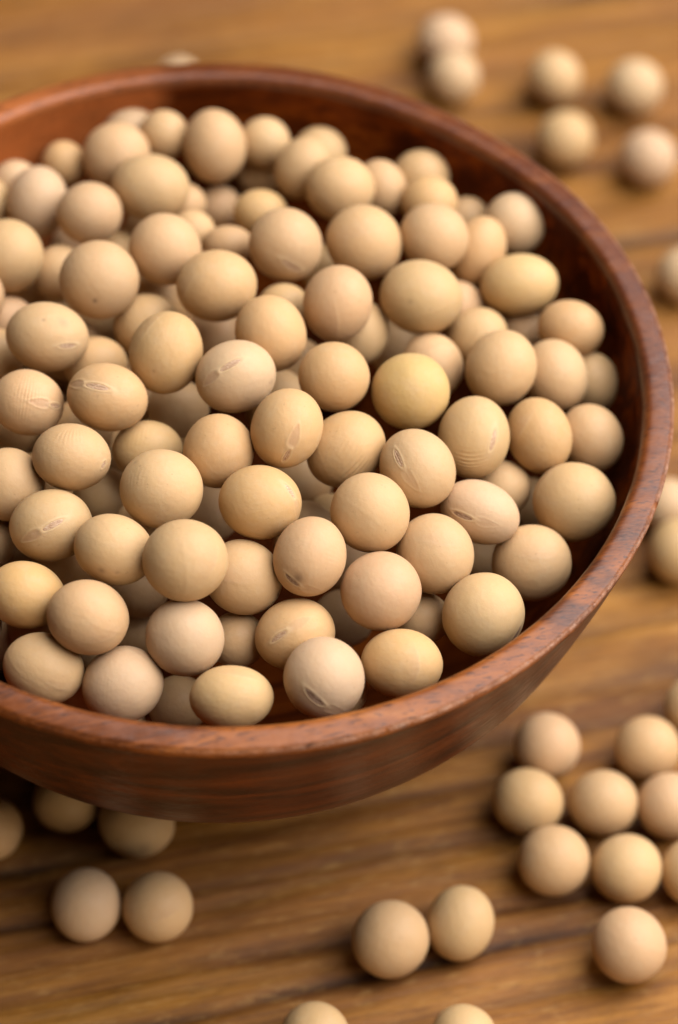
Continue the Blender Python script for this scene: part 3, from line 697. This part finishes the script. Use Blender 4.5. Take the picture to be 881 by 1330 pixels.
('t', 29.73, -38.67, 3.7, 0.75, 0.185, -0.185, 0.607, 4.13, 3.7, 'y', 0, [], 'yellow egg-shaped soybean on the table, right one of the bottom middle pair'),
('t', 30.43, -52.4, 3.52, 0.97, 0.241, -0.035, 0.025, 3.52, 3.52, 'n', 0, [], 'pale soybean on the table cut by the bottom edge, right of the other cut one'),
('t', 39.02, -14.65, 3.8, 0.956, 0.29, -0.048, 0.02, 3.88, 3.8, 'p', 0, [], 'pale peach soybean at the top left of the table cluster, nearest to the bowl'),
('t', 36.99, -22.4, 3.74, 0.957, 0.283, -0.02, -0.062, 4.0, 3.74, 'n', 0, [], 'leftmost soybean of the table cluster at the lower right, dark shadow on its left'),
('t', 45.53, -21.93, 3.74, 0.958, 0.281, -0.058, 0.018, 3.92, 3.74, 'y', 0, [], 'middle soybean of the table cluster, directly above the gap between two lower ones'),
('t', 39.97, -30.08, 3.94, 0.961, 0.271, -0.05, 0.021, 4.02, 3.94, 'p', 0, [], 'pinkish soybean at the bottom left of the table cluster, left of a yellow one'),
('t', 48.04, -30.39, 3.85, 0.961, 0.27, -0.062, 0.017, 3.94, 3.85, 'y', 0, [], 'yellow soybean at the bottom of the table cluster, above a single loose peach one'),
('t', 50.63, -14.09, 3.71, 0.955, 0.29, -0.065, 0.015, 3.8, 3.71, 'g', 0, [], 'yellow-green soybean at the top right of the table cluster'),
('t', 53.2, -21.79, 3.83, 0.957, 0.28, -0.069, 0.015, 3.83, 3.83, 'p', 0, [], "pinkish soybean cut by the photo's right edge, right of the table cluster's middle one"),
('t', 55.69, -30.15, 3.77, 0.96, 0.269, -0.073, 0.014, 3.85, 3.77, 'y', 0, [], 'soybean of the table cluster only half in view, bottom right, right of the yellow one'),
('t', 48.16, -40.23, 4.03, 0.844, 0.254, 0.074, -0.467, 4.19, 4.03, 'p', 0, [], 'single peach soybean on the table below the cluster, lower right corner'),
('t', 56.24, -7.59, 3.49, 0.952, 0.297, -0.072, 0.013, 3.49, 3.49, 'y', 0, [], 'soybean just entering the photo at the right edge above the table cluster'),
('t', 55.17, 14.7, 4.01, 0.944, 0.324, -0.069, 0.012, 4.01, 4.01, 'y', 0, [], "blurred soybean on the table right of the bowl's rim, lower of two"),
('t', 53.62, 22.1, 3.41, 0.941, 0.331, -0.066, 0.012, 3.5, 3.41, 'w', 0, [], 'blurred soybean right of the bowl on the table, partly behind the rim, upper of two'),
('t', 56.92, 61.12, 3.65, 0.927, 0.37, -0.067, 0.009, 3.85, 3.65, 'w', 0, [], 'blurred soybean at the right edge of the photo beside the upper part of the bowl'),
('t', 23.92, 102.99, 3.79, 0.913, 0.407, -0.025, 0.025, 4.01, 3.79, 'w', 0, [], 'farthest blurred soybean on the table at the top, upper one of an overlapping pair'),
('t', 25.32, 96.13, 3.54, 0.915, 0.401, -0.027, 0.024, 3.65, 3.54, 'w', 0, [], 'blurred pale soybean on the table behind the bowl, lower one of an overlapping pair'),
('t', 39.38, 97.11, 3.76, 0.915, 0.401, -0.043, 0.017, 3.76, 3.76, 'n', 0, [], 'blurred soybean on the table at the top right, left one of its row'),
('t', 50.55, 96.21, 3.86, 0.915, 0.4, -0.056, 0.012, 3.97, 3.86, 'w', 0, [], 'blurred soybean on the table at the top right, right one of its row'),
('t', 40.91, 85.08, 3.79, 0.919, 0.392, -0.046, 0.017, 3.9, 3.79, 'n', 0, [], "blurred soybean on the table nearest the bowl's upper right rim"),
('t', 52.26, 82.33, 3.88, 0.919, 0.389, -0.059, 0.011, 3.98, 3.88, 'w', 0, [], 'blurred pale soybean with a clear dark shadow at its lower left, top right'),
('t', -12.75, 92.53, 2.99, 0.916, 0.399, 0.017, 0.044, 3.1, 2.99, 'w', 0, [], "blurred soybean barely showing over the bowl's far rim"),
]
BURIED = [
(-36.52, -2.25, 42.03, 3.8, 'beige soybean buried in the heap in the bowl, hidden under the upper beans'),
(-32.36, -20.47, 41.26, 3.83, 'beige soybean buried in the heap in the bowl, hidden under the upper beans'),
(-33.84, 7.27, 42.76, 3.79, 'beige soybean buried in the heap in the bowl, hidden under the upper beans'),
(-34.33, -13.35, 41.83, 3.65, 'beige soybean buried in the heap in the bowl, hidden under the upper beans'),
(-29.58, 0.24, 44.56, 3.67, 'beige soybean buried in the heap in the bowl, hidden under the upper beans'),
(-35.44, 14.52, 40.67, 3.64, 'beige soybean buried in the heap in the bowl, hidden under the upper beans'),
(-39.33, 3.99, 38.62, 3.77, 'beige soybean buried in the heap in the bowl, hidden under the upper beans'),
(-38.21, -8.9, 37.44, 3.8, 'beige soybean buried in the heap in the bowl, hidden under the upper beans'),
(-28.3, -27.02, 37.07, 3.73, 'beige soybean buried in the heap in the bowl, hidden under the upper beans'),
(-31.15, -7.53, 38.78, 3.61, 'beige soybean buried in the heap in the bowl, hidden under the upper beans'),
(-32.31, 1.91, 37.39, 3.75, 'beige soybean buried in the heap in the bowl, hidden under the upper beans'),
(-32.22, 18.82, 35.3, 3.77, 'beige soybean buried in the heap in the bowl, hidden under the upper beans'),
(-34.37, -16.47, 34.45, 3.61, 'beige soybean buried in the heap in the bowl, hidden under the upper beans'),
(-34.49, 9.08, 35.32, 3.77, 'beige soybean buried in the heap in the bowl, hidden under the upper beans'),
(-22.61, -2.09, 39.38, 3.65, 'sliver of beige soybean in the dark gap below the left-edge bean with a ribbed patch'),
(-16.14, -25.79, 36.9, 3.79, 'sliver of soybean deep upper left of the oval bean cut by the rim'),
(-8.2, 16.11, 40.51, 3.69, 'sliver of beige soybean in the dark gap left of the broad orange-tinted bean'),
(-17.16, 8.78, 40.16, 3.77, 'sliver of beige soybean in the dark gap right of the bean with two grey specks'),
(-37.87, -1.91, 34.39, 3.82, 'beige soybean buried in the heap in the bowl, hidden under the upper beans'),
(-27.18, -18.72, 35.94, 3.8, 'beige soybean buried in the heap in the bowl, hidden under the upper beans'),
(-22.74, 21.74, 36.51, 3.83, 'sliver of soybean deep upper left of the bean with two grey specks'),
(-14.79, -3.74, 40.79, 3.69, 'sliver of beige soybean in the dark gap above the bean with fine upright wrinkles'),
(-18.25, -10.25, 39.62, 3.73, 'beige soybean buried in the heap in the bowl, hidden under the upper beans'),
(-10.23, 31.19, 35.73, 3.66, 'sliver of beige soybean in the dark gap lower left of the big honey-yellow back bean'),
(-14.4, -18.72, 38.82, 3.7, 'sliver of soybean deep below the bean with a dull patch by its scar'),
(-10.71, -31.38, 35.26, 3.76, 'sliver of soybean deep left of the pale bean touching the front rim'),
(-7.61, 24.79, 38.11, 3.78, 'beige soybean buried in the heap in the bowl, hidden under the upper beans'),
(-18.36, 28.22, 34.9, 3.7, 'sliver of beige soybean in the dark gap lower right of the deeply wrinkled back bean'),
(-6.07, -15.02, 39.93, 3.76, 'sliver of soybean deep upper right of the oval bean with a small bruise'),
(-25.64, 6.49, 35.97, 3.78, 'beige soybean buried in the heap in the bowl, hidden under the upper beans'),
(-14.73, 15.52, 37.37, 3.75, 'sliver of beige soybean in the dark gap below the bean with one dark dot'),
(-22.39, -24.72, 33.2, 3.77, 'sliver of beige soybean in the dark gap left of the brownish-pink oval bean'),
(-25.47, 14.95, 34.94, 3.72, 'beige soybean buried in the heap in the bowl, hidden under the upper beans'),
(-32.99, -9.52, 31.94, 3.81, 'beige soybean buried in the heap in the bowl, hidden under the upper beans'),
(-25.23, -8.2, 34.83, 3.79, 'beige soybean buried in the heap in the bowl, hidden under the upper beans'),
(-10.92, 5.15, 37.39, 3.79, 'sliver of soybean deep right of the oval bean with a long level scar'),
(-19.25, -15.9, 34.34, 3.67, 'sliver of soybean deep lower left of the bean with a dull patch by its scar'),
(-35.16, 4.36, 29.81, 3.72, 'beige soybean buried in the heap in the bowl, hidden under the upper beans'),
(-3.25, 18.59, 35.95, 3.77, 'beige soybean buried in the heap in the bowl, hidden under the upper beans'),
(-26.75, -0.6, 33.18, 3.67, 'beige soybean buried in the heap in the bowl, hidden under the upper beans'),
(-27.0, 20.32, 30.22, 3.71, 'beige soybean buried in the heap in the bowl, hidden under the upper beans'),
(-13.04, 23.23, 32.66, 3.77, 'beige soybean buried in the heap in the bowl, hidden under the upper beans'),
(-18.7, 2.09, 34.96, 3.78, 'sliver of soybean deep right of the left-edge bean with a ribbed patch'),
(-31.91, 14.39, 29.41, 3.77, 'beige soybean buried in the heap in the bowl, hidden under the upper beans'),
(-15.21, -29.75, 29.81, 3.7, 'sliver of soybean deep lower right of the oval bean cut by the rim'),
(-5.32, 33.57, 29.81, 3.79, 'beige soybean buried in the heap in the bowl, hidden under the upper beans'),
(-9.64, -2.07, 35.72, 3.68, 'sliver of beige soybean in the dark gap left of the half-hidden wrinkled yellow bean'),
(-13.73, 30.99, 29.28, 3.69, 'beige soybean buried in the heap in the bowl, hidden under the upper beans'),
(-29.62, -18.2, 29.11, 3.8, 'beige soybean buried in the heap in the bowl, hidden under the upper beans'),
(-3.81, 26.54, 31.66, 3.81, 'beige soybean buried in the heap in the bowl, hidden under the upper beans'),
(-32.96, -2.58, 29.03, 3.63, 'beige soybean buried in the heap in the bowl, hidden under the upper beans'),
(-17.78, -5.7, 34.03, 3.69, 'beige soybean buried in the heap in the bowl, hidden under the upper beans'),
(-18.77, 18.38, 31.36, 3.81, 'beige soybean buried in the heap in the bowl, hidden under the upper beans'),
(-18.92, 10.45, 32.89, 3.71, 'sliver of soybean deep left of the oval bean with a long level scar'),
(-21.51, 25.25, 28.75, 3.72, 'beige soybean buried in the heap in the bowl, hidden under the upper beans'),
(-8.6, 14.23, 33.52, 3.79, 'beige soybean buried in the heap in the bowl, hidden under the upper beans'),
(-11.89, -14.87, 32.97, 3.65, 'beige soybean buried in the heap in the bowl, hidden under the upper beans'),
(-16.34, -21.31, 30.55, 3.64, 'beige soybean buried in the heap in the bowl, hidden under the upper beans'),
(1.2, 12.28, 34.12, 3.71, 'beige soybean buried in the heap in the bowl, hidden under the upper beans'),
(-8.58, -32.13, 28.1, 3.65, 'sliver of beige soybean in the dark gap below the pale bean touching the front rim'),
(-4.31, -13.6, 32.99, 3.72, 'beige soybean buried in the heap in the bowl, hidden under the upper beans'),
(-25.31, 10.15, 29.55, 3.77, 'beige soybean buried in the heap in the bowl, hidden under the upper beans'),
(21.99, 18.01, 29.56, 3.73, 'beige soybean buried in the heap in the bowl, hidden under the upper beans'),
(-23.29, -12.92, 29.26, 3.67, 'beige soybean buried in the heap in the bowl, hidden under the upper beans'),
(-22.47, -21.02, 26.51, 3.71, 'sliver of soybean deep left of the oval bean cut by the rim'),
(-28.68, 2.82, 26.99, 3.7, 'beige soybean buried in the heap in the bowl, hidden under the upper beans'),
(0.49, 20.57, 29.52, 3.68, 'beige soybean buried in the heap in the bowl, hidden under the upper beans'),
(-26.3, -6.42, 27.74, 3.75, 'beige soybean buried in the heap in the bowl, hidden under the upper beans'),
(-14.15, 5.12, 30.15, 3.74, 'beige soybean buried in the heap in the bowl, hidden under the upper beans'),
(-11.43, -7.67, 30.28, 3.8, 'beige soybean buried in the heap in the bowl, hidden under the upper beans'),
(-7.48, 19.84, 28.3, 3.61, 'beige soybean buried in the heap in the bowl, hidden under the upper beans'),
(-8.2, 27.87, 25.46, 3.73, 'beige soybean buried in the heap in the bowl, hidden under the upper beans'),
(30.46, 2.44, 25.07, 3.64, 'beige soybean buried in the heap in the bowl, hidden under the upper beans'),
(-11.23, -24.83, 25.75, 3.7, 'beige soybean buried in the heap in the bowl, hidden under the upper beans'),
(-21.02, 4.21, 28.16, 3.71, 'beige soybean buried in the heap in the bowl, hidden under the upper beans'),
(-2.25, -6.65, 29.95, 3.65, 'beige soybean buried in the heap in the bowl, hidden under the upper beans'),
(-13.5, 13.4, 27.95, 3.77, 'beige soybean buried in the heap in the bowl, hidden under the upper beans'),
(-6.97, 7.83, 29.63, 3.81, 'sliver of beige soybean in the dark gap right of the half-hidden wrinkled yellow bean'),
(-22.35, 17.29, 25.0, 3.72, 'beige soybean buried in the heap in the bowl, hidden under the upper beans'),
(6.06, 11.82, 28.51, 3.83, 'beige soybean buried in the heap in the bowl, hidden under the upper beans'),
(-15.61, 21.74, 25.69, 3.69, 'beige soybean buried in the heap in the bowl, hidden under the upper beans'),
(10.42, -6.72, 28.46, 3.74, 'beige soybean buried in the heap in the bowl, hidden under the upper beans'),
(-15.67, -14.23, 26.58, 3.7, 'beige soybean buried in the heap in the bowl, hidden under the upper beans'),
(-18.95, -6.65, 26.5, 3.75, 'beige soybean buried in the heap in the bowl, hidden under the upper beans'),
(-8.15, -14.94, 26.81, 3.71, 'beige soybean buried in the heap in the bowl, hidden under the upper beans'),
(-8.94, 0.22, 27.38, 3.78, 'beige soybean buried in the heap in the bowl, hidden under the upper beans'),
(4.49, 24.32, 24.82, 3.63, 'beige soybean buried in the heap in the bowl, hidden under the upper beans'),
(-20.43, 10.22, 23.91, 3.75, 'beige soybean buried in the heap in the bowl, hidden under the upper beans'),
(-25.33, -11.25, 22.46, 3.82, 'beige soybean buried in the heap in the bowl, hidden under the upper beans'),
(11.78, 8.59, 25.34, 3.69, 'beige soybean buried in the heap in the bowl, hidden under the upper beans'),
(-16.36, -21.58, 21.88, 3.82, 'beige soybean buried in the heap in the bowl, hidden under the upper beans'),
(-3.26, 23.06, 23.27, 3.69, 'beige soybean buried in the heap in the bowl, hidden under the upper beans'),
(-15.79, 0.68, 24.6, 3.81, 'beige soybean buried in the heap in the bowl, hidden under the upper beans'),
(-23.46, -1.62, 22.59, 3.64, 'beige soybean buried in the heap in the bowl, hidden under the upper beans'),
(11.85, 23.38, 21.5, 3.71, 'beige soybean buried in the heap in the bowl, hidden under the upper beans'),
(-1.98, -17.11, 23.61, 3.7, 'beige soybean buried in the heap in the bowl, hidden under the upper beans'),
(-7.28, 12.76, 23.99, 3.79, 'beige soybean buried in the heap in the bowl, hidden under the upper beans'),
]

G_BOWL = "soybeans heaped in the wooden bowl"
G_TABLE = "soybeans scattered on the table"
DARK_HILUM = ("grey-brown smudge", "pointed cream", "split scar", "dark scar")

rngc = np.random.default_rng(11)
def tint(code):
    c = np.array(TINT[code]) * (1 + rngc.normal(0, .02, 3) * np.array([.4, .7, 1.6])) * rngc.uniform(.94, 1.04)
    return (*np.clip(c, 0, .92), 1)

for k, row in enumerate(BEANS):
    kind, x, y, z, qw, qx, qy, qz, a, b, code, layer, feats, label = row
    seed = 100 + k
    has_h = any(f[0] == 'h' for f in feats)
    rich = any(f[0] in 'hw' for f in feats)
    N = 60 if has_h else (52 if rich else (40 if layer == 0 and kind == 'b' else 26))
    me = bean_mesh(seed, feats, N, not has_h)
    me.name = "soybean"
    o = link("soybean", me)
    o.location = (x * MM, y * MM, z * MM)
    o.rotation_mode = 'QUATERNION'
    o.rotation_quaternion = Quaternion((qw, qx, qy, qz))
    o.scale = (a * MM, b * MM, (a + b) * .5 * .97 * MM)
    o.color = tint(code)
    tag(o, label, "soybean", G_BOWL if kind == 'b' else G_TABLE)
    for f in feats:
        if f[0] == 'h':
            dark = any(w in label for w in DARK_HILUM)
            V, Fc = hilum_mesh(seed, feats, f)
            link("hilum", make_mesh("hilum", V, Fc, M_HILD if dark else M_HIL), o)

# beans buried in the heap: a few shapes shared between them
variants = [bean_mesh(900 + i, [], 22, True) for i in range(10)]
for me in variants:
    me.name = "soybean"
codes = "onopnoon"
for k, (x, y, z, r, label) in enumerate(BURIED):
    o = link("soybean", variants[k % 10])
    o.location = (x * MM, y * MM, z * MM)
    o.rotation_euler = tuple(rngc.uniform(0, 6.28, 3))
    o.scale = tuple(r * MM * s for s in (1.02, .98, .95))
    o.color = tint(codes[k % 8])
    tag(o, label, "soybean", G_BOWL)
